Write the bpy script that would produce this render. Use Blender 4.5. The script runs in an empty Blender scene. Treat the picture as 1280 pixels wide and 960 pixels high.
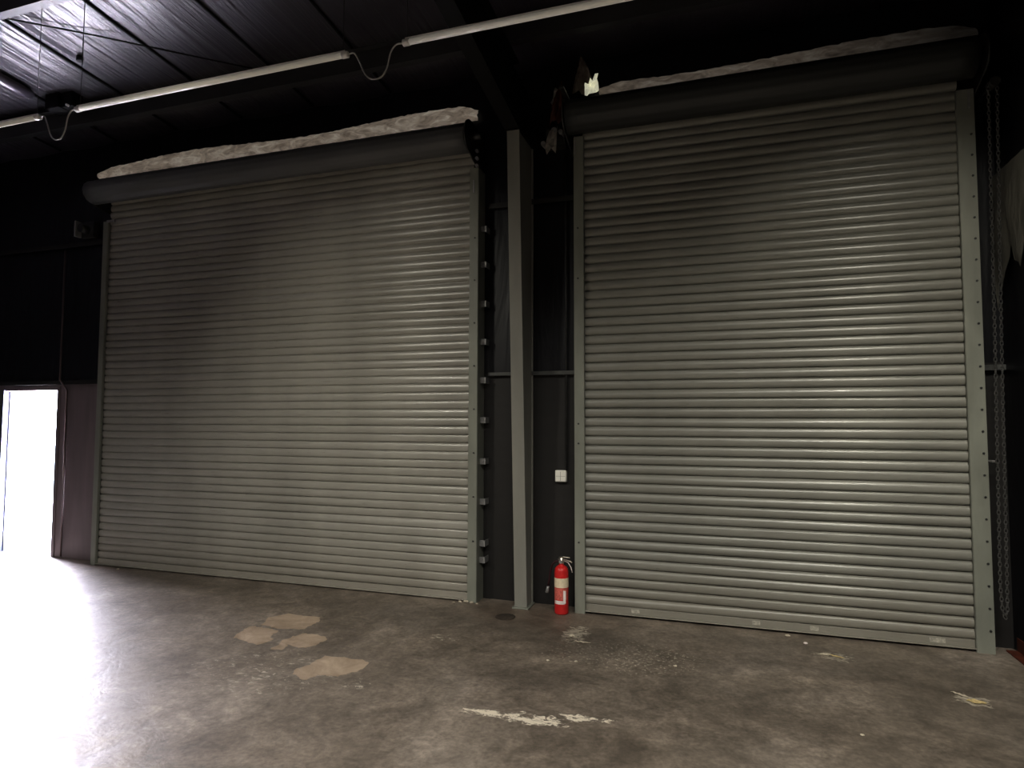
import bpy, bmesh, math, random
from mathutils import Vector, Matrix
random.seed(7)
PI = math.pi
scene = bpy.context.scene
col = scene.collection

# ------------------------------------------------------------------ materials
def new_mat(name):
    m = bpy.data.materials.new(name); m.use_nodes = True
    nt = m.node_tree
    return m, nt, nt.nodes['Principled BSDF']

def noise(nt, scale, detail=6, rough=.55, stretch=(1, 1, 1), dist=0.0, loc=(0, 0, 0)):
    tc = nt.nodes.new('ShaderNodeTexCoord'); mp = nt.nodes.new('ShaderNodeMapping')
    mp.inputs['Scale'].default_value = stretch; mp.inputs['Location'].default_value = loc
    nt.links.new(tc.outputs['Object'], mp.inputs[0])
    n = nt.nodes.new('ShaderNodeTexNoise')
    n.inputs['Scale'].default_value = scale; n.inputs['Detail'].default_value = detail
    n.inputs['Roughness'].default_value = rough; n.inputs['Distortion'].default_value = dist
    nt.links.new(mp.outputs[0], n.inputs['Vector'])
    return n.outputs['Fac']

def ramp(nt, fac, stops):
    r = nt.nodes.new('ShaderNodeValToRGB')
    while len(r.color_ramp.elements) < len(stops): r.color_ramp.elements.new(.5)
    for e, (p, c) in zip(r.color_ramp.elements, stops):
        e.position = p; e.color = (*c, 1) if len(c) == 3 else c
    nt.links.new(fac, r.inputs[0]); return r.outputs[0]

def g(v): return (v, v, v)

def math_n(nt, op, a, b=None, clamp=False):
    n = nt.nodes.new('ShaderNodeMath'); n.operation = op; n.use_clamp = clamp
    for i, v in enumerate((a, b)):
        if v is None: continue
        if isinstance(v, (int, float)): n.inputs[i].default_value = v
        else: nt.links.new(v, n.inputs[i])
    return n.outputs[0]

def mixc(nt, fac, a, b, mode='MIX'):
    n = nt.nodes.new('ShaderNodeMix'); n.data_type = 'RGBA'; n.blend_type = mode
    for s, v in ((n.inputs[0], fac), (n.inputs[6], a), (n.inputs[7], b)):
        if isinstance(v, (int, float)): s.default_value = v
        elif isinstance(v, tuple): s.default_value = (*v, 1)
        else: nt.links.new(v, s)
    return n.outputs[2]

def bump(nt, b, h, strength=.3, dist=.01):
    n = nt.nodes.new('ShaderNodeBump'); n.inputs['Strength'].default_value = strength
    n.inputs['Distance'].default_value = dist
    nt.links.new(h, n.inputs['Height']); nt.links.new(n.outputs[0], b.inputs['Normal'])

def simple(name, c, rough=.5, metal=0, var=.15, scale=8, stretch=(1, 1, 1), spec=.5, bmp=0, emis=0):
    m, nt, b = new_mat(name)
    f = noise(nt, scale, stretch=stretch)
    lo = tuple(x * (1 - var) for x in c); hi = tuple(min(1, x * (1 + var)) for x in c)
    cc = ramp(nt, f, [(.3, lo), (.7, hi)])
    nt.links.new(cc, b.inputs['Base Color'])
    b.inputs['Roughness'].default_value = rough; b.inputs['Metallic'].default_value = metal
    b.inputs['Specular IOR Level'].default_value = spec
    if bmp: bump(nt, b, f, bmp)
    if emis:
        nt.links.new(cc, b.inputs['Emission Color']); b.inputs['Emission Strength'].default_value = emis
    return m

M = {}
# shutter paint: grey-green enamel, faint vertical streaks, dusty towards the floor
def shutter_mat(name, base):
    m, nt, b = new_mat(name)
    f1 = noise(nt, 1.2, stretch=(1.6, 1, .35)); f2 = noise(nt, 25, detail=3, stretch=(.25, 1, 2.5))
    c = ramp(nt, f1, [(.25, tuple(v * .86 for v in base)), (.75, tuple(v * 1.12 for v in base))])
    d = ramp(nt, f2, [(.35, g(.95)), (.7, g(1.03))])
    c = mixc(nt, 1.0, c, d, 'MULTIPLY')
    geo = nt.nodes.new('ShaderNodeNewGeometry'); sp = nt.nodes.new('ShaderNodeSeparateXYZ')
    nt.links.new(geo.outputs['Position'], sp.inputs[0])
    z = math_n(nt, 'MULTIPLY', math_n(nt, 'SUBTRACT', .55, sp.outputs['Z']), .9, True)
    c = mixc(nt, math_n(nt, 'MULTIPLY', z, .6), c, (.30, .255, .20))
    nt.links.new(c, b.inputs['Base Color'])
    rr = ramp(nt, f2, [(.3, g(.27)), (.7, g(.34))])
    nt.links.new(rr, b.inputs['Roughness'])
    return m
M['shutter'] = shutter_mat('shutter_paint', (.36, .35, .315))
M['shutter2'] = shutter_mat('shutter_paint_green', (.272, .270, .242))
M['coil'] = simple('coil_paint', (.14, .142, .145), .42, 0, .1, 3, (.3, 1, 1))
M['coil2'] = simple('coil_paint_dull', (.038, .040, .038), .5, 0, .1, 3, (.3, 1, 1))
M['guide'] = simple('guide_paint', (.25, .26, .225), .45, 0, .15, 6, (1, 1, .3))
M['column'] = simple('column_paint', (.272, .270, .242), .5, 0, .12, 4, (1, 1, .3))
M['black_metal'] = simple('black_painted_steel', (.006, .006, .007), .6, 0, .2, 6, spec=.25)
M['dark_metal'] = simple('dark_steel', (.05, .05, .05), .45, .3, .3, 12)
M['bright_metal'] = simple('worn_zinc', (.45, .45, .46), .35, .7, .2, 20)
M['rail'] = simple('dim_rail_paint', (.085, .088, .085), .5, 0, .2, 10)
M['scrape'] = simple('scraped_paint', (.42, .40, .35), .7, 0, .35, 60)
M['clip'] = simple('clip_zinc', (.33, .33, .33), .45, .3, .2, 20)
M['tube'] = simple('opal_tube', (.80, .77, .68), .35, 0, .03, 3, (.2, 1, 1), emis=.10)
M['cap'] = simple('cap_plastic', (.75, .74, .72), .4, 0, .05, 9)
M['cable'] = simple('cable_sheath', (.40, .39, .38), .5, 0, .1, 9)
M['wire'] = simple('hanger_wire', (.03, .03, .032), .5, .3, .1, 9)
M['white_box'] = simple('white_plastic', (.85, .84, .78), .4, 0, .04, 20)
M['box_line'] = simple('plastic_seam_line', (.25, .25, .22), .6, 0, .1, 20)  # darker grey for the seam lines of the cover
M['red'] = simple('extinguisher_red', (.62, .03, .03), .35, 0, .1, 30)
M['band'] = simple('cream_label', (.80, .70, .52), .5, 0, .12, 50)
M['pink'] = simple('faded_label', (.62, .16, .13), .5, 0, .35, 90)
M['tag'] = simple('paper_tag', (.80, .72, .70), .7, 0, .1, 30)
M['hose'] = simple('rubber_hose', (.035, .008, .012), .5, 0, .2, 30)
M['chrome'] = simple('valve_metal', (.6, .55, .48), .3, .8, .1, 20)
M['chain'] = simple('chain_steel', (.16, .16, .155), .45, .6, .2, 60)
M['rust'] = simple('red_oxide_steel', (.10, .025, .012), .6, 0, .4, 14)
M['dirt'] = simple('dust_edge', (.16, .14, .11), .9, 0, .3, 30)
M['crumb'] = simple('plaster_crumb', (.58, .52, .42), .9, 0, .15, 80)
M['yellow'] = simple('dry_leaf', (.62, .50, .26), .8, 0, .25, 60)
M['flap'] = simple('torn_kraft_facing', (.15, .115, .095), .7, 0, .4, 12)
M['flap_red'] = simple('torn_reddish_facing', (.09, .03, .022), .7, 0, .4, 12)
M['drain'] = simple('rusty_cover', (.055, .042, .032), .8, 0, .3, 30)
M['door_paint'] = simple('door_lavender_grey', (.13, .13, .17), .4, 0, .04, 4)
M['outside'] = simple('outside_concrete', (.62, .62, .60), .9, 0, .1, 2)

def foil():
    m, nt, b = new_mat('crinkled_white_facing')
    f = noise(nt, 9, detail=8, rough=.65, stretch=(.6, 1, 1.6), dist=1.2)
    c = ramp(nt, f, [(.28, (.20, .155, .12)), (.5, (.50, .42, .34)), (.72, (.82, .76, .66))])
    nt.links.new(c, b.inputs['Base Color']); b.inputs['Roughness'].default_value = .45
    nt.links.new(c, b.inputs['Emission Color']); b.inputs['Emission Strength'].default_value = .26   # painted glow standing in for daylight behind the facing
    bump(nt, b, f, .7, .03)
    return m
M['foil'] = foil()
M['foil_dim'] = foil(); M['foil_dim'].name = 'crinkled_dim_glow_facing'  # dimmer copy of the facing with less painted glow
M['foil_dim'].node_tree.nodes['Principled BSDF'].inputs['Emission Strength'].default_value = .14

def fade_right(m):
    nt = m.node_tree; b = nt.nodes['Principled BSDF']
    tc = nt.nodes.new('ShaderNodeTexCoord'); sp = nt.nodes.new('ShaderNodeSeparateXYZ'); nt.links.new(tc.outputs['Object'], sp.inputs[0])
    k = ramp(nt, math_n(nt, 'DIVIDE', math_n(nt, 'ADD', sp.outputs['X'], 1.0), 2.9), [(.35, g(1)), (.95, g(.10))])  # colour and painted glow darken toward the right end
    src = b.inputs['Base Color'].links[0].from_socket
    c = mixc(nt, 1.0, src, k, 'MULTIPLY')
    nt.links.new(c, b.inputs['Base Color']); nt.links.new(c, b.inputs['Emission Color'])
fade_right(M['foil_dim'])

def vinyl(name, c, rough, bs, scale, stretch, spec=.5, dist=.03):
    m, nt, b = new_mat(name)
    f = noise(nt, scale, detail=4, rough=.55, stretch=stretch, dist=.6)
    f2 = noise(nt, .8, detail=2)
    cc = ramp(nt, f2, [(.3, tuple(v * .8 for v in c)), (.7, tuple(v * 1.25 for v in c))])
    nt.links.new(cc, b.inputs['Base Color']); b.inputs['Roughness'].default_value = rough
    b.inputs['Specular IOR Level'].default_value = spec
    bump(nt, b, f, bs, dist)
    return m
M['ceiling'] = vinyl('black_vinyl_ceiling', (.042, .037, .050), .36, .75, 3.0, (4.2, .16, 1), .9, .035)
M['wall_vinyl'] = vinyl('black_vinyl_wall', (.007, .007, .010), .42, .5, 2.6, (1.6, 1, .25), .4, .03)
M['liner'] = simple('dark_liner_board', (.018, .0165, .0155), .6, 0, .12, 5, (1, 1, 3))
M['liner_left'] = simple('haze_lightened_liner', (.21, .168, .178), .6, 0, .12, 3, (3, 1, .4))  # doorway haze painted into the base colour, lighter than the other liner
M['grey_sheet'] = vinyl('grey_insulation_sheet', (.20, .195, .17), .6, .8, 5, (1, 1, .5))
M['rear'] = simple('dark_rear_wall', (.03, .03, .03), .8, 0, .1, 2)

def floor_mats():
    out = []
    for patch in (0, 1):
        m, nt, b = new_mat('worn_concrete' if not patch else 'tan_bare_concrete')
        big = noise(nt, .9, detail=5, rough=.6, dist=.5)
        mid = noise(nt, 3.5, detail=9, rough=.68, dist=.8, loc=(3, 1, 0))
        fine = noise(nt, 38, detail=5, rough=.6)
        c = ramp(nt, big, [(.3, (.158, .131, .104)), (.5, (.228, .193, .157)), (.7, (.31, .268, .227))])
        d = ramp(nt, mid, [(.30, g(.58)), (.5, g(.94)), (.70, g(1.35))])
        c = mixc(nt, 1.0, c, d, 'MULTIPLY')
        mm = ramp(nt, noise(nt, 13, detail=8, rough=.7, dist=.5), [(.32, g(.78)), (.5, g(1.0)), (.68, g(1.22))])
        c = mixc(nt, 1.0, c, mm, 'MULTIPLY')
        e = ramp(nt, fine, [(.3, g(.80)), (.7, g(1.2))])
        c = mixc(nt, 1.0, c, e, 'MULTIPLY')
        if patch:
            c = mixc(nt, .78, c, ramp(nt, mid, [(.3, (.36, .28, .20)), (.7, (.56, .45, .34))]))
        else:
            tc = nt.nodes.new('ShaderNodeTexCoord'); sp = nt.nodes.new('ShaderNodeSeparateXYZ')
            nt.links.new(tc.outputs['Object'], sp.inputs[0])
            wob = math_n(nt, 'MULTIPLY', math_n(nt, 'SUBTRACT', noise(nt, 7, detail=6, rough=.7), .5), .22)
            def blob(cx, cy, rx, ry, warp=1.0):
                w = math_n(nt, 'MULTIPLY', wob, warp)
                dx = math_n(nt, 'DIVIDE', math_n(nt, 'SUBTRACT', math_n(nt, 'ADD', sp.outputs['X'], w), cx), rx)
                dy = math_n(nt, 'DIVIDE', math_n(nt, 'SUBTRACT', math_n(nt, 'ADD', sp.outputs['Y'], w), cy), ry)
                r2 = math_n(nt, 'ADD', math_n(nt, 'MULTIPLY', dx, dx), math_n(nt, 'MULTIPLY', dy, dy))
                return math_n(nt, 'SUBTRACT', 1.0, r2, True)
            # chalky scuff line in front of the column, speckle in front of the narrower door
            nz = [noise(nt, 16, detail=8, rough=.72, stretch=(1, 1.8, 1), dist=.8), noise(nt, 40, detail=5, rough=.65)]
            s = None
            for (bx, by, rx, ry, amp, which) in [(-1.30, -2.06, .16, .045, 2.6, 0), (-1.02, -2.05, .20, .06, 2.6, 0), (-.76, -1.95, .16, .03, 2.4, 0),
                                               (-.62, -.92, .40, .28, .45, 1), (-1.02, -.95, .22, .2, .35, 1), (-1.1, -.58, .10, .20, 1.6, 0),
                                               (.72, -.47, .13, .10, 1.3, 0), (1.38, -1.0, .10, .10, 1.5, 0), 
                                               (-2.9, -1.95, .45, .35, .42, 0), (-2.2, -1.95, .10, .07, .7, 0), (-2.05, -.98, .13, .08, .7, 0)]:
                bl = blob(bx, by, rx * 1.25, ry * 1.25, 1.0)
                q = math_n(nt, 'ADD', nz[which], math_n(nt, 'MULTIPLY', bl, .13 * min(amp, 1.7)))
                v = math_n(nt, 'MULTIPLY', math_n(nt, 'SUBTRACT', q, .60), 12, True)
                v = math_n(nt, 'MULTIPLY', v, math_n(nt, 'MULTIPLY', bl, 5, True))
                v = math_n(nt, 'MULTIPLY', v, min(1, .45 + .25 * amp))
                s = v if s is None else math_n(nt, 'MAXIMUM', s, v)
            c = mixc(nt, math_n(nt, 'MULTIPLY', s, .9), c, (.80, .73, .60))
            # darker oily stains and a brown damp area by the column foot
            dk = None
            for (bx, by, rx, ry, amp) in [(-.95, -.72, .75, .42, .9), (.6, -.6, 1.5, .4, .7), (-1.2, -1.5, .6, .25, .7), (1.5, -.9, .8, .8, .6), (.1, -1.4, .9, .4, .5), (-2.5, -.55, 1.3, .35, .5)]:
                v = math_n(nt, 'MULTIPLY', blob(bx, by, rx, ry, 1.6), amp, True)
                dk = v if dk is None else math_n(nt, 'MAXIMUM', dk, v)
            c = mixc(nt, math_n(nt, 'MULTIPLY', dk, .55), c, (.055, .047, .038))
            br = blob(-1.5, -.2, .85, .45, 1.5)
            c = mixc(nt, math_n(nt, 'MULTIPLY', br, .45), c, (.12, .082, .058))
            # hairline cracks
            vo = nt.nodes.new('ShaderNodeTexVoronoi'); vo.feature = 'DISTANCE_TO_EDGE'; vo.inputs['Scale'].default_value = .55
            mp = nt.nodes.new('ShaderNodeMapping'); nt.links.new(tc.outputs['Object'], mp.inputs[0])
            ad = nt.nodes.new('ShaderNodeVectorMath'); ad.operation = 'ADD'
            cb = nt.nodes.new('ShaderNodeCombineXYZ')
            ww = math_n(nt, 'MULTIPLY', wob, 1.5)
            nt.links.new(ww, cb.inputs[0]); nt.links.new(ww, cb.inputs[1])
            nt.links.new(mp.outputs[0], ad.inputs[0]); nt.links.new(cb.outputs[0], ad.inputs[1])
            nt.links.new(ad.outputs[0], vo.inputs['Vector'])
            cr = ramp(nt, vo.outputs['Distance'], [(0, g(1)), (.006, g(0))])
            c = mixc(nt, math_n(nt, 'MULTIPLY', cr, .15), c, (.05, .042, .036))
        nt.links.new(c, b.inputs['Base Color'])
        rr = ramp(nt, mid, [(.3, g(.44)), (.55, g(.54)), (.75, g(.68))]) if not patch else None
        if rr: nt.links.new(rr, b.inputs['Roughness'])
        else: b.inputs['Roughness'].default_value = .8
        b.inputs['Specular IOR Level'].default_value = .5 if not patch else .2
        h = math_n(nt, 'ADD', mid, math_n(nt, 'MULTIPLY', fine, .15))
        bump(nt, b, h, .5, .012)
        out.append(m)
    return out
M['floor'], M['patch'] = floor_mats()

# ------------------------------------------------------------------ mesh helpers
def bx(bm, x0, x1, y0, y1, z0, z1, mi=0):
    v = [bm.verts.new(p) for p in ((x0, y0, z0), (x1, y0, z0), (x1, y1, z0), (x0, y1, z0), (x0, y0, z1), (x1, y0, z1), (x1, y1, z1), (x0, y1, z1))]
    for f in ((3, 2, 1, 0), (4, 5, 6, 7), (0, 1, 5, 4), (1, 2, 6, 5), (2, 3, 7, 6), (3, 0, 4, 7)):
        bm.faces.new([v[i] for i in f]).material_index = mi

def prism(bm, poly, axis, a, b):
    """extrude a 2-D outline between a and b along axis (0 x, 1 y, 2 z)"""
    def P(u, v, w): return {0: (w, u, v), 1: (u, w, v), 2: (u, v, w)}[axis]
    A = [bm.verts.new(P(u, v, a)) for u, v in poly]; B = [bm.verts.new(P(u, v, b)) for u, v in poly]
    n = len(poly)
    for i in range(n): bm.faces.new((A[i], A[(i + 1) % n], B[(i + 1) % n], B[i]))
    bm.faces.new(A[::-1]); bm.faces.new(B)

def tube(bm, pts, r, seg=8, caps=True):
    pts = [Vector(p) for p in pts]; rings = []
    up = Vector((0, 0, 1))
    prev = None
    for i, p in enumerate(pts):
        d = (pts[min(i + 1, len(pts) - 1)] - pts[max(i - 1, 0)]).normalized()
        if prev is None:
            s = d.cross(up) if abs(d.dot(up)) < .95 else d.cross(Vector((1, 0, 0)))
        else:
            s = prev - d * prev.dot(d)
        s.normalize(); prev = s; t = d.cross(s)
        rr = r[i] if isinstance(r, (list, tuple)) else r
        rings.append([bm.verts.new(p + s * rr * math.cos(a) + t * rr * math.sin(a)) for a in [2 * PI * k / seg for k in range(seg)]])
    for a, b in zip(rings, rings[1:]):
        for k in range(seg): bm.faces.new((a[k], a[(k + 1) % seg], b[(k + 1) % seg], b[k])).smooth = True
    if caps: bm.faces.new(rings[0][::-1]); bm.faces.new(rings[-1])

def lathe(bm, prof, seg=32):
    rings = []
    for r, z in prof:
        rings.append([bm.verts.new((r * math.cos(2 * PI * k / seg), r * math.sin(2 * PI * k / seg), z)) for k in range(seg)])
    for a, b in zip(rings, rings[1:]):
        for k in range(seg): bm.faces.new((a[k], a[(k + 1) % seg], b[(k + 1) % seg], b[k])).smooth = True
    bm.faces.new(rings[0][::-1]); bm.faces.new(rings[-1])

def obj(name, bm, mats, parent=None, bevel=0):
    bmesh.ops.recalc_face_normals(bm, faces=bm.faces)
    me = bpy.data.meshes.new(name); bm.to_mesh(me); bm.free()
    for m in (mats if isinstance(mats, (list, tuple)) else [mats]): me.materials.append(m)
    o = bpy.data.objects.new(name, me); col.objects.link(o)
    if parent:
        o.parent = parent; o.matrix_parent_inverse = Matrix.Translation(-Vector(parent.location))
    if bevel:
        b = o.modifiers.new('bevel', 'BEVEL'); b.width = bevel; b.segments = 2; b.limit_method = 'ANGLE'
    return o

def tag(o, label, cat, group=None):
    o['label'] = label; o['category'] = cat
    if group: o['group'] = group
    return o

def thing(name, label, cat, loc, group=None):
    o = bpy.data.objects.new(name, None); col.objects.link(o); o.location = loc; o.empty_display_size = .1
    return tag(o, label, cat, group)

def struct(name, bm, mats, parent=None):
    o = obj(name, bm, mats, parent); o['kind'] = 'structure'; return o
B = bmesh.new

WALL_Y = .12; RW = 1.99; LW = -11.0; BACK = -15.0; ZE = 5.0; SL = .083
def roof(y): return ZE - SL * y

# ------------------------------------------------------------------ room shell
bm = B()
v = [bm.verts.new(p) for p in ((LW - .1, BACK - .1, 0), (RW + .1, BACK - .1, 0), (RW + .1, WALL_Y + .11, 0), (LW - .1, WALL_Y + .11, 0))]
bm.faces.new(v)
w = [bm.verts.new((p.co.x, p.co.y, -.15)) for p in v]; bm.faces.new(w[::-1])
for i in range(4): bm.faces.new((v[i], v[(i + 1) % 4], w[(i + 1) % 4], w[i]))
patches = [
 [(-3.542, -1.182), (-3.616, -1.0), (-3.536, -.873), (-3.226, -.848), (-3.155, -.959), (-3.16, -1.053), (-3.164, -1.155), (-3.32, -1.221), (-3.433, -1.21)],
 [(-3.616, -1.314), (-3.59, -1.228), (-3.475, -1.239), (-3.322, -1.267), (-3.288, -1.389), (-3.228, -1.449), (-3.264, -1.57), (-3.417, -1.513), (-3.533, -1.504)],
 [(-3.15, -1.439), (-3.13, -1.336), (-3.099, -1.243), (-2.931, -1.252), (-2.834, -1.332), (-2.862, -1.403), (-2.866, -1.48), (-2.934, -1.533), (-3.054, -1.499), (-3.019, -1.605), (-3.103, -1.619)],
 [(-2.71, -1.861), (-2.659, -1.768), (-2.678, -1.697), (-2.654, -1.603), (-2.522, -1.585), (-2.381, -1.583), (-2.302, -1.617), (-2.301, -1.748), (-2.332, -1.83), (-2.391, -1.897), (-2.502, -1.899), (-2.547, -1.995), (-2.647, -1.96)]]
for poly in patches:
    pts = []
    for i in range(len(poly)):
        a, b = Vector(poly[i]), Vector(poly[(i + 1) % len(poly)])
        for t in (0, .25, .5, .75):
            p = a.lerp(b, t); pts.append((p.x + random.uniform(-.014, .014), p.y + random.uniform(-.016, .016)))
    f = bm.faces.new([bm.verts.new((x, y, .0012)) for x, y in pts]); f.material_index = 1
    if f.calc_area() and f.normal.z < 0: f.normal_flip()
me_floor = bpy.data.meshes.new('floor'); bm.to_mesh(me_floor); bm.free()
me_floor.materials.append(M['floor']); me_floor.materials.append(M['patch'])
fl = bpy.data.objects.new('floor', me_floor); col.objects.link(fl); fl['kind'] = 'structure'

DX0, DX1, DZ = -8.60, -7.66, 2.01          # pedestrian doorway
bm = B()
for (x0, x1, z0, z1) in ((LW, DX0, 0, 2.09), (DX1, -6.86, 0, 2.09)): bx(bm, x0, x1, WALL_Y, WALL_Y + .1, z0, z1, 1)
bx(bm, DX0, DX1, WALL_Y, WALL_Y + .1, DZ, 2.09, 1)
bx(bm, -6.86, RW, WALL_Y, WALL_Y + .1, 0, 2.09, 2)
bx(bm, LW, RW, WALL_Y, WALL_Y + .1, 2.09, ZE + .05, 0)
struct('wall_front', bm, [M['wall_vinyl'], M['liner_left'], M['liner']])
bm = B(); bx(bm, RW, RW + .1, BACK, WALL_Y + .1, 0, roof(BACK)); struct('wall_right', bm, M['wall_vinyl'])
bm = B(); bx(bm, LW - .1, LW, BACK - .1, WALL_Y + .1, 0, roof(BACK)); struct('wall_left', bm, M['rear'])
bm = B(); bx(bm, LW, RW, BACK - .1, BACK, 0, roof(BACK)); struct('wall_rear', bm, M['rear'])
# ceiling, slightly sagging vinyl bays between the seams
bm = B()
seams = [-5.92 + .92 * k for k in range(-6, 10)]
xs = []
for a, b in zip(seams, seams[1:]):
    for t in range(8): xs.append((a + (b - a) * t / 8, math.sin(PI * t / 8)))
xs = [(x, s) for x, s in xs if LW - .05 <= x <= RW + .05]
xs = [(LW - .1, 0)] + xs + [(RW + .1, 0)]
ys = [WALL_Y + .1, -.3, -.6, -.9, -1.3, -1.7, -2.05, -2.5, -3, -3.5, -4.5, -6, -8, -10, -12.5, BACK - .1]
grid = [[bm.verts.new((x, y, roof(y) - .035 * s * abs(math.sin(PI * (abs(y) - .6) / 1.45)) if y > -6 else roof(y))) for y in ys] for x, s in xs]
for i in range(len(xs) - 1):
    for j in range(len(ys) - 1):
        f = bm.faces.new((grid[i][j], grid[i + 1][j], grid[i + 1][j + 1], grid[i][j + 1])); f.smooth = True
ce = struct('ceiling', bm, M['ceiling'])
so = ce.modifiers.new('thick', 'SOLIDIFY'); so.thickness = .06; so.offset = -1
so.offset = -1 if ce.data.polygons[0].normal.z < 0 else 1

# ------------------------------------------------------------------ ceiling seams (dark taped battens)
for i, x in enumerate([s for s in seams if -7.9 < s < -2.9]):
    bm = B(); n = 24; r = .014
    tube(bm, [(x + random.uniform(-.004, .004), y, roof(y) - .012) for y in [(.08 - 5.6 * k / n) for k in range(n + 1)]], r, 6)
    o = obj('ceiling_batten', bm, M['black_metal'])
    o['kind'] = 'structure'; o.name = 'trim_%d' % (i + 1)

# purlins
def purlin(y, label, x0=LW + .01, x1=RW - .01):
    bm = B(); zt = roof(y) - .06; zb = roof(y) - .235
    prism(bm, [(y - .006, zt), (y + .006, zt), (y + .006, zb + .008), (y + .062, zb + .008), (y + .062, zb + .022), (y + .068, zb + .022), (y + .068, zb), (y - .006, zb)], 0, x0, x1)
    bx(bm, x0, x1, y - .065, y - .006, zt - .006, zt)
    return tag(obj('roof_purlin', bm, M['purlin']), label, 'purlin', None)
M['purlin'] = simple('purlin_paint', (.035, .035, .038), .4, 0, .15, 5, (.3, 1, 1))
purlin(-.62, 'black steel roof purlin running just behind the white tube lights')
purlin(-2.08, 'black steel roof purlin cutting across the top left corner of the ceiling')

# ------------------------------------------------------------------ steel frame: tapered column and rafter
t = thing('steel_column', 'grey-green tapered steel column standing between the two roll-up doors', 'column', (-1.71, 0, 0))
H = 4.19
def yf(z): return -.09 - .25 * z / H
bm = B(); prism(bm, [(yf(0), .012), (yf(H), H), (yf(H) + .012, H), (yf(0) + .012, .012)], 0, -1.762, -1.648); obj('front_flange', bm, M['column'], t, .002)
bm = B(); prism(bm, [(yf(0) + .012, .012), (yf(H) + .012, H), (WALL_Y - .03, H), (WALL_Y - .03, .012)], 0, -1.672, -1.660); obj('web', bm, M['column'], t)
bm = B(); bx(bm, -1.762, -1.648, WALL_Y - .03, WALL_Y - .015, .012, H); obj('rear_flange', bm, M['column'], t)
bm = B(); bx(bm, -1.78, -1.63, -.11, WALL_Y - .012, .0, .012); obj('base_plate', bm, M['guide'], t, .002)

t = thing('steel_rafter', 'black steel roof rafter rising from the column head toward the viewer', 'rafter', (-1.71, -.4, 4.2))
def rb(y): return 4.19 + .36 * min(1, (-.34 - y) / 2.2) + (max(0, -2.5 - y)) * .083
bm = B(); yy = [-.34, -.9, -1.6, -2.54, -8, -14.9]
for a, b in zip(yy, yy[1:]): prism(bm, [(a, rb(a)), (b, rb(b)), (b, rb(b) + .012), (a, rb(a) + .012)], 0, -1.775, -1.645)
obj('bottom_flange', bm, M['black_metal'], t)
bm = B()
for a, b in zip(yy, yy[1:]): prism(bm, [(a, rb(a) + .012), (b, rb(b) + .012), (b, roof(b) - .25), (a, roof(a) - .25)], 0, -1.715, -1.705)
prism(bm, [(WALL_Y - .01, 4.195), (-.34, 4.195), (-.34, roof(-.34) - .25), (WALL_Y - .01, roof(0) - .25)], 0, -1.715, -1.705)
obj('web', bm, M['black_metal'], t)
bm = B()
for x0, x1 in ((-1.775, -1.645),):
    for a, b in ((-.34, -14.9),): prism(bm, [(a, roof(a) - .25), (b, roof(b) - .25), (b, roof(b) - .24), (a, roof(a) - .24)], 0, x0, x1)
obj('top_flange', bm, M['black_metal'], t)
bm = B(); bx(bm, -1.775, -1.645, -.36, WALL_Y - .01, 4.19, 4.20); obj('cap_plate', bm, M['black_metal'], t)

# ------------------------------------------------------------------ wall girts and conduits
def girt(x0, x1, z, mat, label, h=.05, d=.05):
    bm = B(); y = WALL_Y
    prism(bm, [(y, z + h / 2), (y - d, z + h / 2), (y - d, z - h / 2), (y - d + .006, z - h / 2), (y - d + .006, z + h / 2 - .006), (y, z + h / 2 - .006)], 0, x0, x1)
    tag(obj('wall_girt', bm, mat), label, 'girt')
girt(-2.08, -1.78, 2.08, M['rail'], 'short grey rail atop the lower wall panel, left of the column', .03)
girt(-1.655, -1.24, 2.08, M['rail'], 'short grey rail atop the lower wall panel, right of the column', .035)
girt(LW + .02, -6.87, 2.09, M['liner'], 'dark rail above the open side door at the left', .05)
girt(-2.08, -1.78, 3.68, M['liner'], 'upper dark rail across the black wall, left of the column', .05)
girt(-1.655, -1.24, 3.68, M['liner'], 'upper dark rail across the black wall, right of the column', .05)
girt(LW + .02, -6.87, 3.76, M['liner'], 'high dark rail across the black wall left of the wide door', .05)
bm = B(); tube(bm, [(-1.335, WALL_Y - .025, 1.2), (-1.335, WALL_Y - .025, 4.1)], .010, 8)
tag(obj('electrical_conduit', bm, M['dark_metal']), 'thin dark conduit running up the wall from the white switch box', 'conduit')
M['brown_pipe'] = simple('brown_conduit', (.13, .09, .085), .5, 0, .1, 6)
bm = B(); tube(bm, [(-7.50, WALL_Y - .02, .02), (-7.51, WALL_Y - .02, 2.0), (-7.56, WALL_Y - .075, 2.12), (-7.56, WALL_Y - .075, 3.7)], .010, 8)
tag(obj('electrical_conduit', bm, M['brown_pipe']), 'thin brownish conduit up the wall beside the open side door', 'conduit')

# ------------------------------------------------------------------ roll-up doors
PITCH = .080
def slat_profile(n, depth):
    """(y, z) points for one slat, crown bulging toward the room, with a rolled joint at its foot"""
    pts = []
    for t in (0, .04, .09, .13, .17, .24, .34, .46, .58, .70, .80, .88, .94, .98):
        if t < .13: y = (.002, .010, .010)[(0, .04, .09).index(t)]      # rolled interlock, set back
        else: y = -depth * (.28 + .72 * math.sin(PI * (t - .13) / .90) ** .7) if t < .97 else -depth * .2
        pts.append((y, t * PITCH))
    return pts

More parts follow.
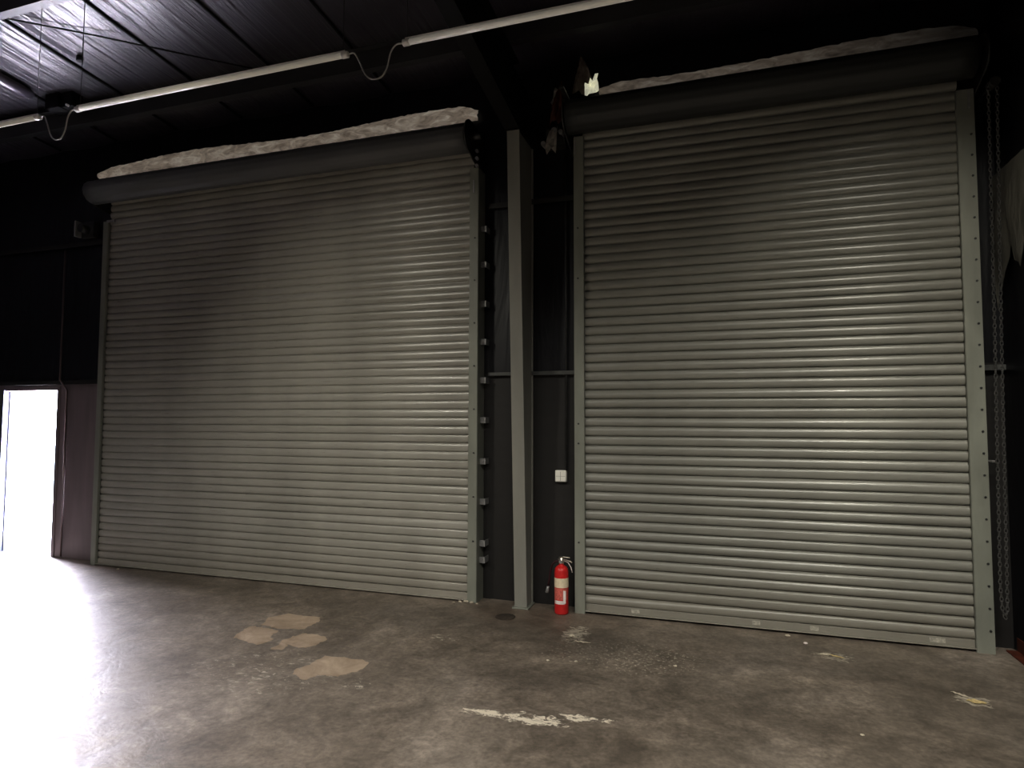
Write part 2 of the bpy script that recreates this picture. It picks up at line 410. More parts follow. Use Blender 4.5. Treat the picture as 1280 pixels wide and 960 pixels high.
def curtain(x0, x1, ztop, depth, y0, nx, wav):
    bm = B(); prof = slat_profile(12, depth); ns = int((ztop - .07) / PITCH) + 1
    xs = [x0 + (x1 - x0) * k / nx for k in range(nx + 1)]
    prev = None
    for s in range(ns):
        a, p1, p2 = random.uniform(-1, 1), random.uniform(0, 6), random.uniform(.5, 1.6)
        dz = random.gauss(0, .0012); tl = random.gauss(0, .05) * wav
        for (y, z) in prof:
            row = []
            zz = .07 + s * PITCH + z
            for x in xs:
                w = wav * .004 * a * math.sin(p1 + p2 * (x - x0)) + wav * .002 * math.sin(2.3 * x + .9 * s)
                row.append(bm.verts.new((x, y0 + y + w * (1 - abs(2 * z / PITCH - 1)) + tl * (z - PITCH / 2) , zz + dz * math.sin(1.3 * x + s))))
            if prev:
                for k in range(nx): bm.faces.new((prev[k], prev[k + 1], row[k + 1], row[k])).smooth = True
            prev = row
    return bm

def guide(x_in, x_out, z1, yfront, side, par, holes, mat):
    """steel angle guide: face leg toward the room plus a return to the wall, bolt heads down the face"""
    bm = B()
    bx(bm, min(x_in, x_out), max(x_in, x_out), yfront, yfront + .006, 0, z1)
    bx(bm, x_out - .003, x_out + .003, yfront + .006, WALL_Y, 0, z1)
    bx(bm, x_in - .002, x_in + .002, yfront + .006, yfront + .03, 0, z1)
    o = obj('guide', bm, mat, par)
    for (hx, hz) in holes:
        bm = B(); tube(bm, [(hx, yfront - .006, hz), (hx, yfront + .001, hz)], .0085, 6)
        b = obj('bolt', bm, M['dark_metal'], o); b.parent = o; b.matrix_parent_inverse = Matrix.Identity(4)
        b.matrix_parent_inverse = Matrix.Identity(4)
    return o

def coil(x0, x1, yc, zc, r, mat, par, name='coil'):
    bm = B(); seg = 56; rings = []; nx = 24
    for k in range(nx + 1):
        x = x0 + (x1 - x0) * k / nx; ring = []
        for i in range(seg):
            a = 2 * PI * i / seg
            rr = r + .0022 * math.cos(a * 14) + .002 * math.sin(3 * a + x * 1.1)
            ring.append(bm.verts.new((x, yc + rr * math.cos(a), zc + rr * math.sin(a))))
        rings.append(ring)
    for a, b in zip(rings, rings[1:]):
        for i in range(seg): bm.faces.new((a[i], a[(i + 1) % seg], b[(i + 1) % seg], b[i])).smooth = True
    bm.faces.new(rings[0][::-1]); bm.faces.new(rings[-1])
    return obj(name, bm, mat, par)

def end_plate(xa, xb, yc, zc, r, par, name='end_bracket'):
    bm = B(); n = 20
    poly = [(yc + r * math.cos(a), zc + r * math.sin(a)) for a in [PI * .5 + PI * k / n for k in range(n + 1)]]
    poly += [(yc + r * .3, zc - r * 1.15), (WALL_Y, zc - r * 1.6), (WALL_Y, zc + r)]
    prism(bm, poly, 0, xa, xb)
    return obj(name, bm, M['dark_metal'], par)

def bolt_row(par, pts, mat, r=.012, L=.012):
    for (x, y, z) in pts:
        bm = B(); tube(bm, [(x, y, z), (x, y - L, z)], r, 6); obj('bolt', bm, mat, par)

# wide door
d1 = thing('roll_up_door', 'wide grey slatted roll-up door left of the steel column', 'door', (-4.5, 0, 0))
obj('curtain', curtain(-6.77, -2.20, 4.22, .0125, -.005, 60, 1.0), M['shutter'], d1)
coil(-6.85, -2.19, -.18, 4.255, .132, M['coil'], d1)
guide(-6.76, -6.83, 3.95, -.055, -1, d1, [], M['guide'])
guide(-2.225, -2.14, 4.02, -.055, 1, d1, [(-2.17, .55 + .4 * k) for k in range(8)], M['guide'])
for k in range(10):
    z = [.37, .52, .90, 1.27, 1.65, 2.02, 2.38, 2.74, 3.11, 3.45][k]
    bm = B(); bx(bm, -2.137, -2.085, .02, .026, z - .028, z + .028); bx(bm, -2.091, -2.085, .026, WALL_Y, z - .028, z + .028)
    tube(bm, [(-2.108, .012, z), (-2.108, .021, z)], .009, 6)
    obj('clip', bm, M['clip'], d1)
bm = B(); bx(bm, -6.76, -2.22, -.022, .03, .012, .075); bx(bm, -6.76, -2.22, -.052, -.022, .012, .020); obj('bottom_bar', bm, M['shutter'], d1, .002)
end_plate(-6.875, -6.865, -.18, 4.255, .12, d1); end_plate(-2.175, -2.165, -.18, 4.255, .16, d1)
bm = B(); tube(bm, [(-2.163, -.18, 4.255), (-2.06, -.18, 4.255)], .03, 10); obj('axle', bm, M['dark_metal'], d1)
bolt_row(d1, [(-2.13, -.10, 4.15), (-2.13, -.10, 4.08), (-2.13, -.10, 4.01)], M['bright_metal'], .016, .03)
bm = B(); bx(bm, -2.19, -2.176, -.062, -.058, 3.78, 3.90); obj('stop_tab', bm, M['bright_metal'], d1)
bm = B(); bx(bm, -6.76, -6.64, -.075, -.06, 3.93, 3.955); obj('stop_tab', bm, M['clip'], d1)

# narrower door
d2 = thing('roll_up_door', 'narrower grey-green roll-up door right of the column with deep curved slats', 'door', (.3, 0, 0))
obj('curtain', curtain(-1.15, 1.72, 4.30, .021, -.008, 48, .9), M['shutter2'], d2)
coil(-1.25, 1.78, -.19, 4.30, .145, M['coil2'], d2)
guide(-1.14, -1.225, 4.18, -.06, -1, d2, [(-1.19, 1.45), (-1.19, 1.62), (-1.19, 2.9), (-1.19, 3.35), (-1.19, .6)], M['guide'])
guide(1.705, 1.815, 4.13, -.06, 1, d2, [(1.79, .16 + .1575 * k) for k in range(24)], M['guide'])
bm = B(); bx(bm, -1.14, 1.71, -.024, .03, .018, .078); bx(bm, -1.14, 1.71, -.055, -.024, .018, .026); bb = obj('bottom_bar', bm, M['shutter2'], d2, .002)
bm = B()
for (a, b_) in ((1.42, 1.52), (.62, .68), (-.75, -.68), (.2, .26)):
    bx(bm, a, b_, -.0265, -.0245, .035, .068)
o = obj('paint_scrape', bm, M['scrape'], bb); o.matrix_parent_inverse = Matrix.Identity(4)
end_plate(-1.27, -1.26, -.19, 4.30, .155, d2); end_plate(1.825, 1.835, -.19, 4.30, .15, d2)
bm = B(); bx(bm, -1.222, -1.208, -.066, -.061, 4.02, 4.15); obj('stop_tab', bm, M['clip'], d2)
bm = B(); bx(bm, 1.775, 1.790, -.066, -.061, 3.98, 4.12); obj('stop_tab', bm, M['clip'], d2)
bm = B(); bx(bm, -1.27, -1.23, -.42, WALL_Y, 4.455, 4.47); obj('support_arm', bm, M['dark_metal'], d2)

# ------------------------------------------------------------------ crinkled facing strips above the coils
def strip(x0, x1, z0, h, mat, label, seed, y=.095):
    rnd = random.Random(seed); bm = B(); n = int((x1 - x0) / .04); rows = []
    for k in range(n + 1):
        x = x0 + (x1 - x0) * k / n
        taper = min(1, (k + 1) / 6, (n - k + 1) / 5)
        row = []
        for j in range(6):
            t = j / 5
            hh = h * (.55 + .45 * taper) * (1 + .18 * math.sin(x * 2.1 + seed) + .04 * rnd.uniform(-1, 1) * (t > .9))
            row.append(bm.verts.new((x + rnd.uniform(-.008, .008), y - .03 * math.sin(PI * t) + rnd.uniform(-.003, .003), z0 + hh * t)))
        rows.append(row)
    for a, b in zip(rows, rows[1:]):
        for j in range(5): bm.faces.new((a[j], b[j], b[j + 1], a[j + 1]))
    return tag(obj('insulation_strip', bm, mat), label, 'insulation')
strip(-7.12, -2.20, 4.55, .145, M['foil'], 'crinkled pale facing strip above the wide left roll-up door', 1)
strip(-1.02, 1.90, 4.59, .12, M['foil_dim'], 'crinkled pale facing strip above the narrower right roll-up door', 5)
def rag(x0, x1, y, z0, z1, mat, name, label, cat, seed, top=None, nx=8, nz=10, skew=0):
    rnd = random.Random(seed); bm = B(); rows = []
    for j in range(nz + 1):
        t = j / nz; row = []
        a = x0 + skew * t; b_ = x1 + skew * t
        if top is not None: a = a + (top - a) * t; b_ = b_ + (top + .03 - b_) * t
        for k in range(nx + 1):
            s = k / nx
            row.append(bm.verts.new((a + (b_ - a) * s + rnd.uniform(-.006, .006), y + .03 * math.sin(5 * s + 4 * t + seed) + rnd.uniform(-.008, .008), z0 + (z1 - z0) * t + (rnd.uniform(-.035, .035) if j in (0, nz) else 0))))
        rows.append(row)
    for p, q in zip(rows, rows[1:]):
        for k in range(nx): bm.faces.new((p[k], p[k + 1], q[k + 1], q[k]))
    return tag(obj(name, bm, mat), label, cat)
M['white_scrap'] = simple('white_insulation_scrap', (.78, .77, .60), .8, 0, .12, 20, emis=.45)  # painted glow: emission brightens the scrap, it is no lamp
rag(-1.13, -1.01, -.02, 4.58, 4.71, M['white_scrap'], 'insulation_scrap', 'bright white insulation scrap above the left end of the narrower door coil', 'insulation', 3, nx=5, nz=5)
rag(-1.26, -1.03, .07, 4.64, 4.99, M['flap'], 'torn_facing', 'tall pointed brown torn facing hanging above the narrower door coil', 'insulation', 4, top=-1.20)
rag(-1.42, -1.28, -.18, 4.28, 4.62, M['flap_red'], 'torn_facing', 'reddish brown torn facing hanging right of the column head', 'insulation', 9, top=-1.33)
M['flap_pale'] = simple('pale_tatter', (.30, .28, .25), .7, 0, .4, 12)
rag(-1.41, -1.36, -.16, 4.46, 4.60, M['flap_pale'], 'torn_facing', 'small curled pale tatter at the top of the reddish torn facing', 'insulation', 12, nx=3, nz=4, skew=.03)
rag(-1.46, -1.37, -.19, 4.02, 4.20, M['flap_pale'], 'hanging_tag', 'small tilted grey tag hanging right of the column head', 'tag', 15, nx=3, nz=3, skew=.04)

# door operator hardware right of the column head
t = thing('chain_hoist', 'dark geared chain hoist mounted between the column head and narrower door', 'hoist', (-1.36, -.05, 4.2))
bm = B(); bx(bm, -1.50, -1.32, .0, WALL_Y, 4.16, 4.30); obj('mount_plate', bm, M['dark_metal'], t, .004)
bm = B(); bx(bm, -1.47, -1.33, -.10, .0, 4.17, 4.27); obj('gearbox', bm, M['dark_metal'], t, .01)
for (x, z, r) in ((-1.49, 4.13, .022), (-1.39, 4.24, .026), (-1.33, 4.22, .020), (-1.30, 4.33, .022)):
    bm = B(); tube(bm, [(x, -.13, z), (x, -.10, z), (x, 0.0, z)], [r, r, r * .5], 10); obj('sprocket', bm, M['clip'], t)

# hoist and bracket seen at the left of the wide door
t = thing('door_tensioner', 'dim grey square tensioner bracket left of the wide door coil', 'bracket', (-7.2, 0, 3.9))
bm = B(); bx(bm, -7.33, -7.12, .05, WALL_Y, 3.83, 4.02); obj('plate', bm, M['dark_metal'], t, .004)
bm = B(); tube(bm, [(-7.22, .05, 3.92), (-7.22, -.04, 3.92)], .05, 14); obj('hub', bm, M['dark_metal'], t)
bm = B(); bx(bm, -7.33, -7.31, -.03, .05, 3.83, 4.02); obj('side_plate', bm, M['clip'], t)

# ------------------------------------------------------------------ right wall details
bm = B(); rnd = random.Random(3); rows = []
ys = [.10 - .045 * k for k in range(44)]
for k, y in enumerate(ys):
    lo = 2.78 + .10 * math.sin(k * 1.3) + rnd.uniform(-.10, .08) - (.25 if k < 3 else 0)
    rows.append([bm.verts.new((RW - .02 - .022 * math.sin(PI * j / 8) + rnd.uniform(-.005, .005), y, lo + (3.50 - lo) * j / 8)) for j in range(9)])
for a, b in zip(rows, rows[1:]):
    for j in range(8): bm.faces.new((a[j], b[j], b[j + 1], a[j + 1])).smooth = True
tag(obj('insulation_sheet', bm, M['grey_sheet']), 'grey insulation sheet with ragged lower edge on the right wall', 'insulation')
bm = B(); prism(bm, [(RW - .075, 0), (RW, 0), (RW, .10), (RW - .006, .10), (RW - .006, .008), (RW - .075, .008)], 1, -4.5, .05)
tag(obj('base_angle', bm, M['rust']), 'red-brown steel angle along the foot of the right wall', 'angle')

def chain_mesh(path, step=.030):
    bm = B(); pts = [Vector(p) for p in path]; out = []; acc = 0
    for a, b in zip(pts, pts[1:]):
        L = (b - a).length; d = (b - a).normalized(); s = acc
        while s < L: out.append((a + d * s, d)); s += step
        acc = s - L
    for i, (p, d) in enumerate(out):
        side = d.cross(Vector((0, 1, 0)));
        side = side.normalized() if side.length > .01 else Vector((1, 0, 0))
        oth = d.cross(side).normalized()
        w = side if i % 2 else oth
        nrm = oth if i % 2 else side
        n, m = 8, 4; rg = []
        for k in range(n):
            a = 2 * PI * k / n; c = p + d * (.020 * math.cos(a)) + w * (.0095 * math.sin(a))
            rad = (d * math.cos(a) + w * math.sin(a)).normalized()
            rg.append([bm.verts.new(c + rad * .0036 * math.cos(b) + nrm * .0036 * math.sin(b)) for b in [2 * PI * j / m for j in range(m)]])
        for k in range(n):
            for j in range(m): bm.faces.new((rg[k][j], rg[k][(j + 1) % m], rg[(k + 1) % n][(j + 1) % m], rg[(k + 1) % n][j]))
    return bm
t = thing('pocket_wheel', 'dark pocket wheel at the top right corner of the narrower door', 'wheel', (1.90, -.15, 4.10))
bm = B(); tube(bm, [(1.905, -.20, 4.10), (1.905, -.17, 4.10), (1.905, -.155, 4.10), (1.905, -.14, 4.10), (1.905, -.11, 4.10)], [.034, .034, .024, .034, .034], 20); obj('wheel', bm, M['dark_metal'], t)
bm = B(); tube(bm, [(1.905, -.11, 4.10), (1.905, WALL_Y, 4.10)], .015, 10); obj('shaft', bm, M['dark_metal'], t)
path = [(1.877, -.15, 4.10), (1.858, -.15, 2.4), (1.828, -.15, .5), (1.836, -.15, .33), (1.850, -.15, .29), (1.864, -.15, .33), (1.868, -.15, .5), (1.898, -.15, 2.4), (1.931, -.15, 4.10)]
tag(obj('hand_chain', chain_mesh(path), M['chain']), 'long looped steel hand chain hanging right of the narrower door', 'chain')
t = thing('chain_keeper', 'small steel chain keeper hook beside the right guide', 'bracket', (1.83, -.1, 1.37))
bm = B(); bx(bm, 1.818, 1.85, -.13, -.05, 1.36, 1.372); obj('arm', bm, M['clip'], t)
bm = B(); bx(bm, 1.835, 1.85, -.137, -.13, 1.35, 1.39); obj('hook', bm, M['dark_metal'], t)
bm = B(); bx(bm, 1.818, RW, WALL_Y - .06, WALL_Y, 2.03, 2.07); tag(obj('wall_girt', bm, M['rail']), 'stub of grey rail behind the hand chain', 'girt')

# ------------------------------------------------------------------ switch box
t = thing('switch_box', 'square white switch box on the dark wall above the fire extinguisher', 'switch box', (-1.385, WALL_Y, 1.15))
bm = B(); bx(bm, -1.436, -1.332, WALL_Y - .045, WALL_Y, 1.098, 1.202); obj('housing', bm, M['white_box'], t, .006)
bm = B(); bx(bm, -1.430, -1.338, WALL_Y - .050, WALL_Y - .045, 1.104, 1.196); cv = obj('cover', bm, M['white_box'], t, .002)
bm = B(); bx(bm, -1.386, -1.383, WALL_Y - .0512, WALL_Y - .050, 1.110, 1.190); bx(bm, -1.426, -1.342, WALL_Y - .0512, WALL_Y - .050, 1.149, 1.151); o = obj('cover_seam', bm, M['box_line'], t)

# ------------------------------------------------------------------ fire extinguisher
EX, EY = -1.335, -.10
t = thing('fire_extinguisher', 'red fire extinguisher with cream label bands standing on the floor right of the column', 'fire extinguisher', (EX, EY, 0))
def place(o): o.matrix_parent_inverse = Matrix.Identity(4); return o
R_ = .060
bm = B(); lathe(bm, [(.052, 0), (.057, .003), (R_, .012), (R_, .352), (.056, .375), (.045, .393), (.028, .405), (.020, .409), (.020, .420)]); place(obj('cylinder', bm, M['red'], t))
def band(z0, z1, mat, name, a0=0, a1=2 * PI, e=.0012):
    bm = B(); n = 32; A = []; C_ = []
    for k in range(n + 1):
        a = a0 + (a1 - a0) * k / n
        A.append(bm.verts.new(((R_ + e) * math.cos(a), (R_ + e) * math.sin(a), z0))); C_.append(bm.verts.new(((R_ + e) * math.cos(a), (R_ + e) * math.sin(a), z1)))
    for k in range(n): bm.faces.new((A[k], A[k + 1], C_[k + 1], C_[k])).smooth = True
    return place(obj(name, bm, mat, t))
band(.225, .305, M['band'], 'label_band')
band(.125, .222, M['pink'], 'instruction_label', -2.6, -.35)
band(.088, .118, M['tag'], 'label_band', -2.5, -.8)
bm = B(); lathe(bm, [(.019, .418), (.024, .424), (.024, .450), (.018, .456), (.018, .468), (.010, .474)], 16); place(obj('valve', bm, M['chrome'], t))
bm = B(); tube(bm, [(-.03, 0, .452), (.02, -.01, .458), (.085, -.02, .446), (.098, -.022, .436)], .006, 8); place(obj('carry_handle', bm, M['chrome'], t))
bm = B(); tube(bm, [(-.022, 0, .468), (.02, -.01, .478), (.078, -.02, .476)], .006, 8); place(obj('lever', bm, M['chrome'], t))
bm = B(); tube(bm, [(0, -.024, .440), (0, -.036, .440)], .014, 14); place(obj('gauge', bm, M['bright_metal'], t))
bm = B(); tube(bm, [(-.02, 0, .440), (-.055, .0, .435), (-.085, .0, .40), (-.100, .0, .34), (-.108, .0, .27), (-.118, 0, .22)], .009, 10); h = place(obj('hose', bm, M['hose'], t))
bm = B(); tube(bm, [(-.118, 0, .22), (-.122, 0, .20), (-.128, 0, .165)], [.010, .012, .018], 12); n_ = obj('nozzle', bm, M['clip'], h); n_.matrix_parent_inverse = Matrix.Identity(4)
bm = B(); tube(bm, [(.022, 0, .445), (.06, .0, .43), (.085, .0, .39), (.095, -.0, .35)], .004, 8); place(obj('safety_cord', bm, M['tag'], t))
bm = B(); bx(bm, .030, .052, -.060, -.058, .10, .205); place(obj('inspection_tag', bm, M['tag'], t))

# ------------------------------------------------------------------ hanging tube lights, cable loops
YT = -2.0; ZT = 4.05
def tube_light(x0, x1, label, wires):
    t = thing('tube_light', label, 'light', ((x0 + x1) / 2, YT, ZT), 'tube lights hung in a line')
    bm = B(); tube(bm, [(x0 + .03, YT, ZT), (x1 - .03, YT, ZT)], .019, 16); obj('tube', bm, M['tube'], t)
    bm = B(); bx(bm, x0 + .02, x1 - .02, YT - .012, YT + .012, ZT + .016, ZT + .027); obj('mounting_rail', bm, M['cap'], t)
    for a, b in ((x0, x0 + .05), (x1 - .05, x1)):
        bm = B(); tube(bm, [(a, YT, ZT), (a + .004, YT, ZT), (b - .004, YT, ZT), (b, YT, ZT)], [.017, .022, .022, .017], 14); obj('end_cap', bm, M['cap'], t)
    for x in wires:
        bm = B(); tube(bm, [(x, YT, ZT + .02), (x + .004, YT, roof(YT) - .02)], .0028, 6); obj('hanger_wire', bm, M['wire'], t)
tube_light(-7.57, -5.12, 'pale tube light nearest the left edge of the photo', (-7.5, -5.16))
tube_light(-4.735, -2.30, 'pale tube light in the middle of the hanging line', (-4.69, -2.34))
tube_light(-1.90, .55, 'pale tube light rightmost of the line, running out of the top', (-1.87, .5))
def loop(x0, x1, drop, label, tail=None):
    key = [(0, 0), (.11, .0), (.21, .33), (.325, .80), (.46, 1), (.62, .97), (.72, .70), (.785, .22), (.88, .0), (1, 0)]
    pts = []; K = [key[0]] + key + [key[-1]]
    for i in range(1, len(K) - 2):
        for q in range(5):
            t = q / 5; p0, p1, p2, p3 = K[i - 1:i + 3]
            c = [.5 * (2 * p1[a] + (p2[a] - p0[a]) * t + (2 * p0[a] - 5 * p1[a] + 4 * p2[a] - p3[a]) * t * t + (3 * p1[a] - p0[a] - 3 * p2[a] + p3[a]) * t ** 3) for a in (0, 1)]
            pts.append((x0 + (x1 - x0) * c[0], YT, ZT - drop * c[1]))
    pts.append((x1, YT, ZT))
    bm = B(); tube(bm, pts, .0055, 8)
    o = tag(obj('light_cable', bm, M['cable']), label, 'cable')
loop(-5.12, -4.735, .21, 'grey cable loop joining the leftmost and middle tube lights')
loop(-2.30, -1.90, .20, 'grey cable loop joining the middle and rightmost tube lights')
# glossy rolled facing fold with its dark bracket, and the loose brace wire
bm = B(); n = 18; rows = []
for k in range(n + 1):
    y = -.95 - 2.4 * k / n; r = .085 if k else .06
    rows.append([bm.verts.new((-6.80 + r * math.cos(a), y, roof(y) - .045 + r * math.sin(a) * .9)) for a in [PI + PI * j / 10 for j in range(11)]])
for a, b in zip(rows, rows[1:]):
    for j in range(10): bm.faces.new((a[j], a[j + 1], b[j + 1], b[j])).smooth = True
bm.faces.new(rows[0])
M['sheen'] = simple('glossy_insulation_fold', (.10, .09, .115), .3, 0, .2, 12, (1, .3, 1), bmp=.3)  # glossy surface of the rolled insulation fold
tag(obj('insulation_fold', bm, M['sheen']), 'shiny rolled fold of insulation facing under the ceiling at the far left', 'facing_roll')
t = thing('junction_box', 'cluster of black boxes under the ceiling at the end of the shiny fold', 'box', (-6.6, -.78, 4.95))
bm = B(); bx(bm, -6.72, -6.52, -.86, -.70, 4.90, 5.06); obj('housing', bm, M['black_metal'], t, .005)
bm = B(); bx(bm, -6.50, -6.36, -.84, -.72, 4.90, 5.06); obj('side_box', bm, M['black_metal'], t, .005)
bm = B(); tube(bm, [(-6.40, -.84, 4.90), (-6.40, -.87, 4.90)], .012, 8); obj('indicator', bm, M['cap'], t)
bm = B(); tube(bm, [(-6.05, -2.0, roof(-2.0) - .05), (-5.3, -1.5, roof(-1.5) - .06), (-4.2, -.7, roof(-.7) - .07)], .007, 6)
tag(obj('brace_wire', bm, M['black_metal']), 'thin dark brace wire crossing the lit ceiling at top left', 'wire')
bm = B(); tube(bm, [(-5.72, -1.25, roof(-1.25) - .03), (-5.72, -1.25, roof(-1.25) - .075)], .028, 10)
tag(obj('ceiling_stud', bm, M['black_metal']), 'small round black stud on the ceiling near the long seam', 'stud')

# ------------------------------------------------------------------ pedestrian door
bm = B()
bx(bm, DX1 - .015, DX1 + .03, WALL_Y - .015, WALL_Y + .12, 0, DZ); bx(bm, DX0 - .02, DX1 + .03, WALL_Y - .015, WALL_Y + .12, DZ - .01, DZ + .035)
t = bpy.data.objects.new('door_1', None); col.objects.link(t); t.location = (DX0, WALL_Y, 0); t['kind'] = 'structure'
fr = obj('door_frame', bm, M['liner_left'], t)
bm = B(); bx(bm, DX0 - .035, DX0 + .02, WALL_Y - .03, WALL_Y + .11, 0, DZ); bx(bm, DX0 + .02, DX0 + .035, WALL_Y + .04, WALL_Y + .06, 0, DZ); obj('hinge_jamb', bm, M['door_paint'], t)
ang = math.radians(172)
bm = B(); bx(bm, 0, .90, -.02, .02, .01, DZ - .02)
lf = obj('door_leaf', bm, M['door_paint'], t); lf.matrix_parent_inverse = Matrix.Identity(4)
lf.location = (.0, .15, 0); lf.rotation_euler = (0, 0, ang)
bm = B(); tube(bm, [(.83, -.02, .98), (.83, -.07, .98), (.74, -.07, .98)], .010, 8)
hd = obj('door_handle', bm, M['bright_metal'], lf); hd.matrix_parent_inverse = Matrix.Identity(4)
# yard outside
bm = B(); bx(bm, -40, 30, WALL_Y + .215, 40, -.2, -.01); struct('ground', bm, M['outside'])
bm = B(); bx(bm, -40, 30, -50, BACK - .105, -.2, -.01); struct('ground_rear', bm, M['outside'])
bm = B(); bx(bm, -40, LW - .105, BACK - .1, WALL_Y + .21, -.2, -.01); struct('ground_left', bm, M['outside'])

# ------------------------------------------------------------------ floor litter
def crumb(x, y, r, mat, name, label, cat, group=None, flat=.45):
    rnd = random.Random(int(abs(x * 1000 + y * 77))); bm = B()
    bmesh.ops.create_icosphere(bm, subdivisions=2, radius=r * .72)
    for v in bm.verts:
        k = rnd.uniform(.72, 1.25); v.co = Vector((v.co.x * k, v.co.y * k * .8, max(-r * flat * .6, v.co.z * k * flat)))
    lo = min(v.co.z for v in bm.verts)
    for v in bm.verts: v.co += Vector((x, y, -lo + .0005))
    tag(obj(name, bm, mat), label, cat, group)
for i, (x, y, r) in enumerate(((-2.33, -.115, .018), (-2.285, -.075, .026), (-2.235, -.06, .032), (-2.175, -.075, .028), (-2.12, -.085, .014))):
    crumb(x, y, r, M['crumb'], 'plaster_crumb', 'white plaster crumb in the small pile at the foot of the wide door right guide', 'debris', 'plaster crumbs at the guide foot')
crumb(-1.115, -.662, .030, M['crumb'], 'plaster_crumb', 'broken plaster bit in front of the extinguisher', 'debris')
rag_pts = [(-1.017, -.759, .10, .02, M['crumb'], 'splinter', 'pale flat splinter on the floor in front of the extinguisher', 'debris')]
def flake(x, y, L, W, ang, mat, name, label, cat, group=None):
    bm = B(); rnd = random.Random(int(abs(x * 991))); n = 7; A = []; C_ = []
    for k in range(n + 1):
        u = -L / 2 + L * k / n; w = W / 2 * math.sin(PI * (k + .4) / (n + .8)) * rnd.uniform(.7, 1.2); z = .003 + .006 * abs(math.sin(k * 1.7))
        for s, lst in ((-1, A), (1, C_)):
            lst.append(bm.verts.new((x + u * math.cos(ang) - s * w * math.sin(ang), y + u * math.sin(ang) + s * w * math.cos(ang), z)))
    for k in range(n): bm.faces.new((A[k], A[k + 1], C_[k + 1], C_[k]))
    o = tag(obj(name, bm, mat), label, cat, group); s = o.modifiers.new('thick', 'SOLIDIFY'); s.thickness = .0015
flake(-1.017, -.759, .13, .018, -.05, M['crumb'], 'wood_splinter', 'pale flat splinter on the floor in front of the extinguisher', 'debris')
flake(.665, -.456, .07, .045, .3, M['crumb'], 'paper_scrap', 'cream paper scrap near the middle of the narrower door', 'debris')
flake(.735, -.475, .10, .022, -.5, M['yellow'], 'dry_leaf', 'thin dry leaf beside the cream paper scrap', 'leaf')
flake(1.335, -.925, .10, .03, -.75, M['crumb'], 'paper_scrap', 'torn cream scrap touching the yellowish leaf at lower right', 'debris')
flake(1.395, -1.01, .10, .06, -.15, M['yellow'], 'dry_leaf', 'crumpled yellowish leaf on the floor at lower right', 'leaf')
crumb(.451, -.12, .026, M['crumb'], 'plaster_crumb', 'white plaster bit against the bottom bar of the narrower door', 'debris')
crumb(.559, -.26, .022, M['tag'], 'plaster_crumb', 'pinkish grey plaster bit a little in front of the bottom bar', 'debris')
crumb(-.327, -1.014, .018, M['crumb'], 'plaster_crumb', 'lone white bit in front of the left half of the narrower door', 'debris')
crumb(.674, -1.668, .014, M['crumb'], 'plaster_crumb', 'tiny pale bit near the bottom of the photo, right of centre', 'debris')
crumb(-.976, -1.147, .016, M['crumb'], 'plaster_crumb', 'right one of two tiny pale bits in front of the extinguisher', 'debris')
crumb(-1.162, -1.191, .016, M['crumb'], 'plaster_crumb', 'left one of two tiny pale bits in front of the extinguisher', 'debris')
crumb(-6.327, -.13, .028, M['crumb'], 'plaster_crumb', 'pale crumb at the left foot of the wide door', 'debris')
bm = B(); lathe(bm, [(.085, .0), (.085, .004), (.07, .006), (.012, .006), (.01, .008)], 28)
o = tag(obj('floor_cover', bm, M['drain']), 'round rusty floor cover in front of the column', 'cover'); o.location = (-1.755, -.36, .0005)

# ------------------------------------------------------------------ lights
w = bpy.data.worlds.new('world'); scene.world = w; w.use_nodes = True
nt = w.node_tree; bg = nt.nodes['Background']
tc = nt.nodes.new('ShaderNodeTexCoord'); sp = nt.nodes.new('ShaderNodeSeparateXYZ'); nt.links.new(tc.outputs['Generated'], sp.inputs[0])
r = nt.nodes.new('ShaderNodeValToRGB'); r.color_ramp.elements[0].position = .0; r.color_ramp.elements[0].color = (.80, .88, 1, 1)
r.color_ramp.elements[1].position = .8; r.color_ramp.elements[1].color = (.55, .70, 1, 1)
nt.links.new(sp.outputs['Z'], r.inputs[0]); nt.links.new(r.outputs[0], bg.inputs['Color']); bg.inputs['Strength'].default_value = 22.0

def area(name, loc, target, sx, sy, power, color, spread=PI, portal=False):
    l = bpy.data.lights.new(name, 'AREA'); l.shape = 'RECTANGLE'; l.size = sx; l.size_y = sy
    l.energy = power; l.color = color; l.spread = spread
    if portal: l.cycles.is_portal = True
    o = bpy.data.objects.new(name, l); col.objects.link(o); o.location = loc
    o.rotation_euler = (Vector(target) - Vector(loc)).to_track_quat('-Z', 'Y').to_euler()
    return o
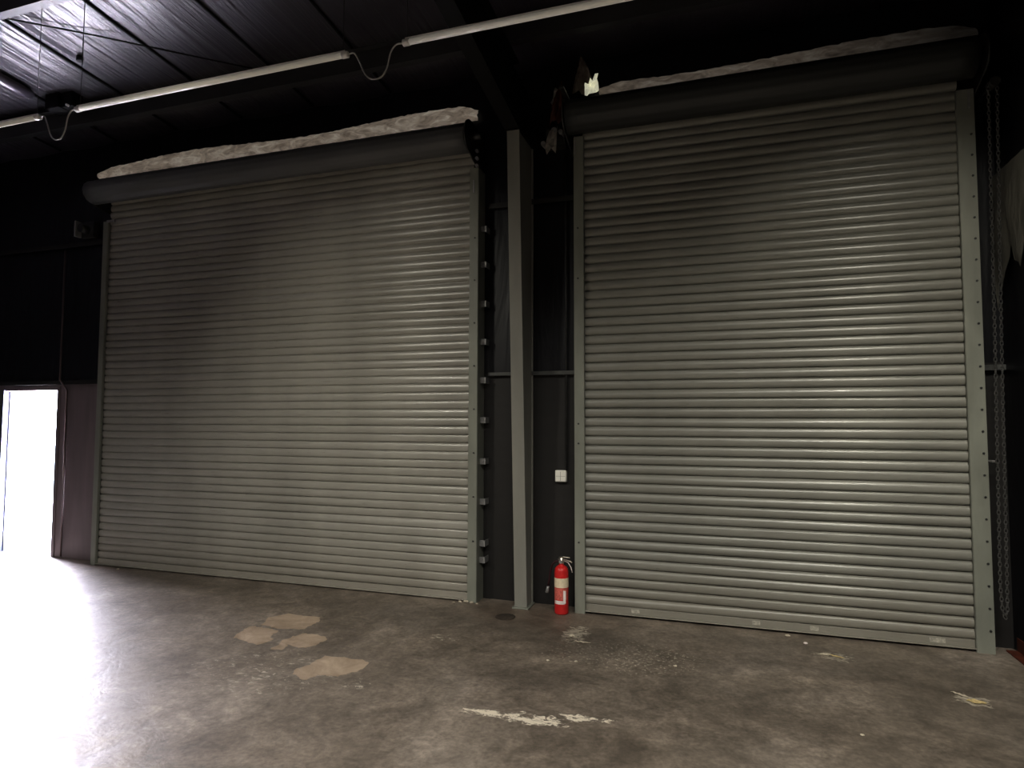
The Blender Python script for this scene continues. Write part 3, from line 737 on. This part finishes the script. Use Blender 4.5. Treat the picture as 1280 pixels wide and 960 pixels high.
# sky portals in the three real openings
area('door_portal', ((DX0 + DX1) / 2, WALL_Y + .18, DZ / 2), ((DX0 + DX1) / 2, -5, DZ / 2), DX1 - DX0, DZ, 1, (1, 1, 1), PI, True)
# added overhead lamps behind the viewer, no opening in the ceiling, and bright hazy sky outside the side door
area('overhead_fill', (.9, -6.3, 5.4), (.9, -6.29, 0), 2.0, 1.4, 300, (1.0, .965, .88), math.radians(138))
area('overhead_fill_far', (-3.4, -8.8, 5.6), (-3.4, -8.79, 0), 3, 1.5, 420, (1.0, .965, .89), math.radians(144))  # second added overhead fill, lifts the wide door
area('ground_bounce_fill', (-8.7, 1.9, .05), (-8.7, 1.91, 5), 3.4, 2.6, 9000, (.90, .86, 1.0))  # added upward lamp standing in for light bounced off the yard
area('slat_highlight_fill_right', (1.55, -3.3, 4.35), (1.15, 0, 1.35), .4, .25, 11, (1.0, .95, .82), math.radians(70))  # added unseen lamp, puts highlights on the narrower door slats
area('slat_highlight_fill_left', (-4.5, -4.0, 4.15), (-2.9, 0, 1.15), .4, .25, 11, (1.0, .95, .82), math.radians(70))  # added unseen lamp for highlight streaks on the wide door
area('side_daylight', (-14.0, 3.1, 2.4), (-6.0, -1.0, .3), 5.5, 3.4, 14000, (.90, .86, 1.0))

# ------------------------------------------------------------------ camera
yaw, pitch, roll = math.radians(-18.238), math.radians(3.247), math.radians(.148)
cy, sy, cp, sn = math.cos(yaw), math.sin(yaw), math.cos(pitch), math.sin(pitch)
f = Vector((sy * cp, cy * cp, sn)); rr = Vector((cy, -sy, 0)); u = rr.cross(f)
r2 = math.cos(roll) * rr + math.sin(roll) * u; u2 = -math.sin(roll) * rr + math.cos(roll) * u
cam = bpy.data.cameras.new('camera'); co = bpy.data.objects.new('camera', cam); col.objects.link(co)
m = Matrix((r2, u2, -f)).transposed().to_4x4(); m.translation = Vector((0, -5.523, 1.65)); co.matrix_world = m
cam.sensor_width = 36; cam.lens = 797.1 / 1280 * 36; cam.clip_end = 200
scene.camera = co
scene.view_settings.view_transform = 'Standard'; scene.view_settings.look = 'None'
scene.view_settings.exposure = 0.22
scene.view_settings.gamma = 0.84
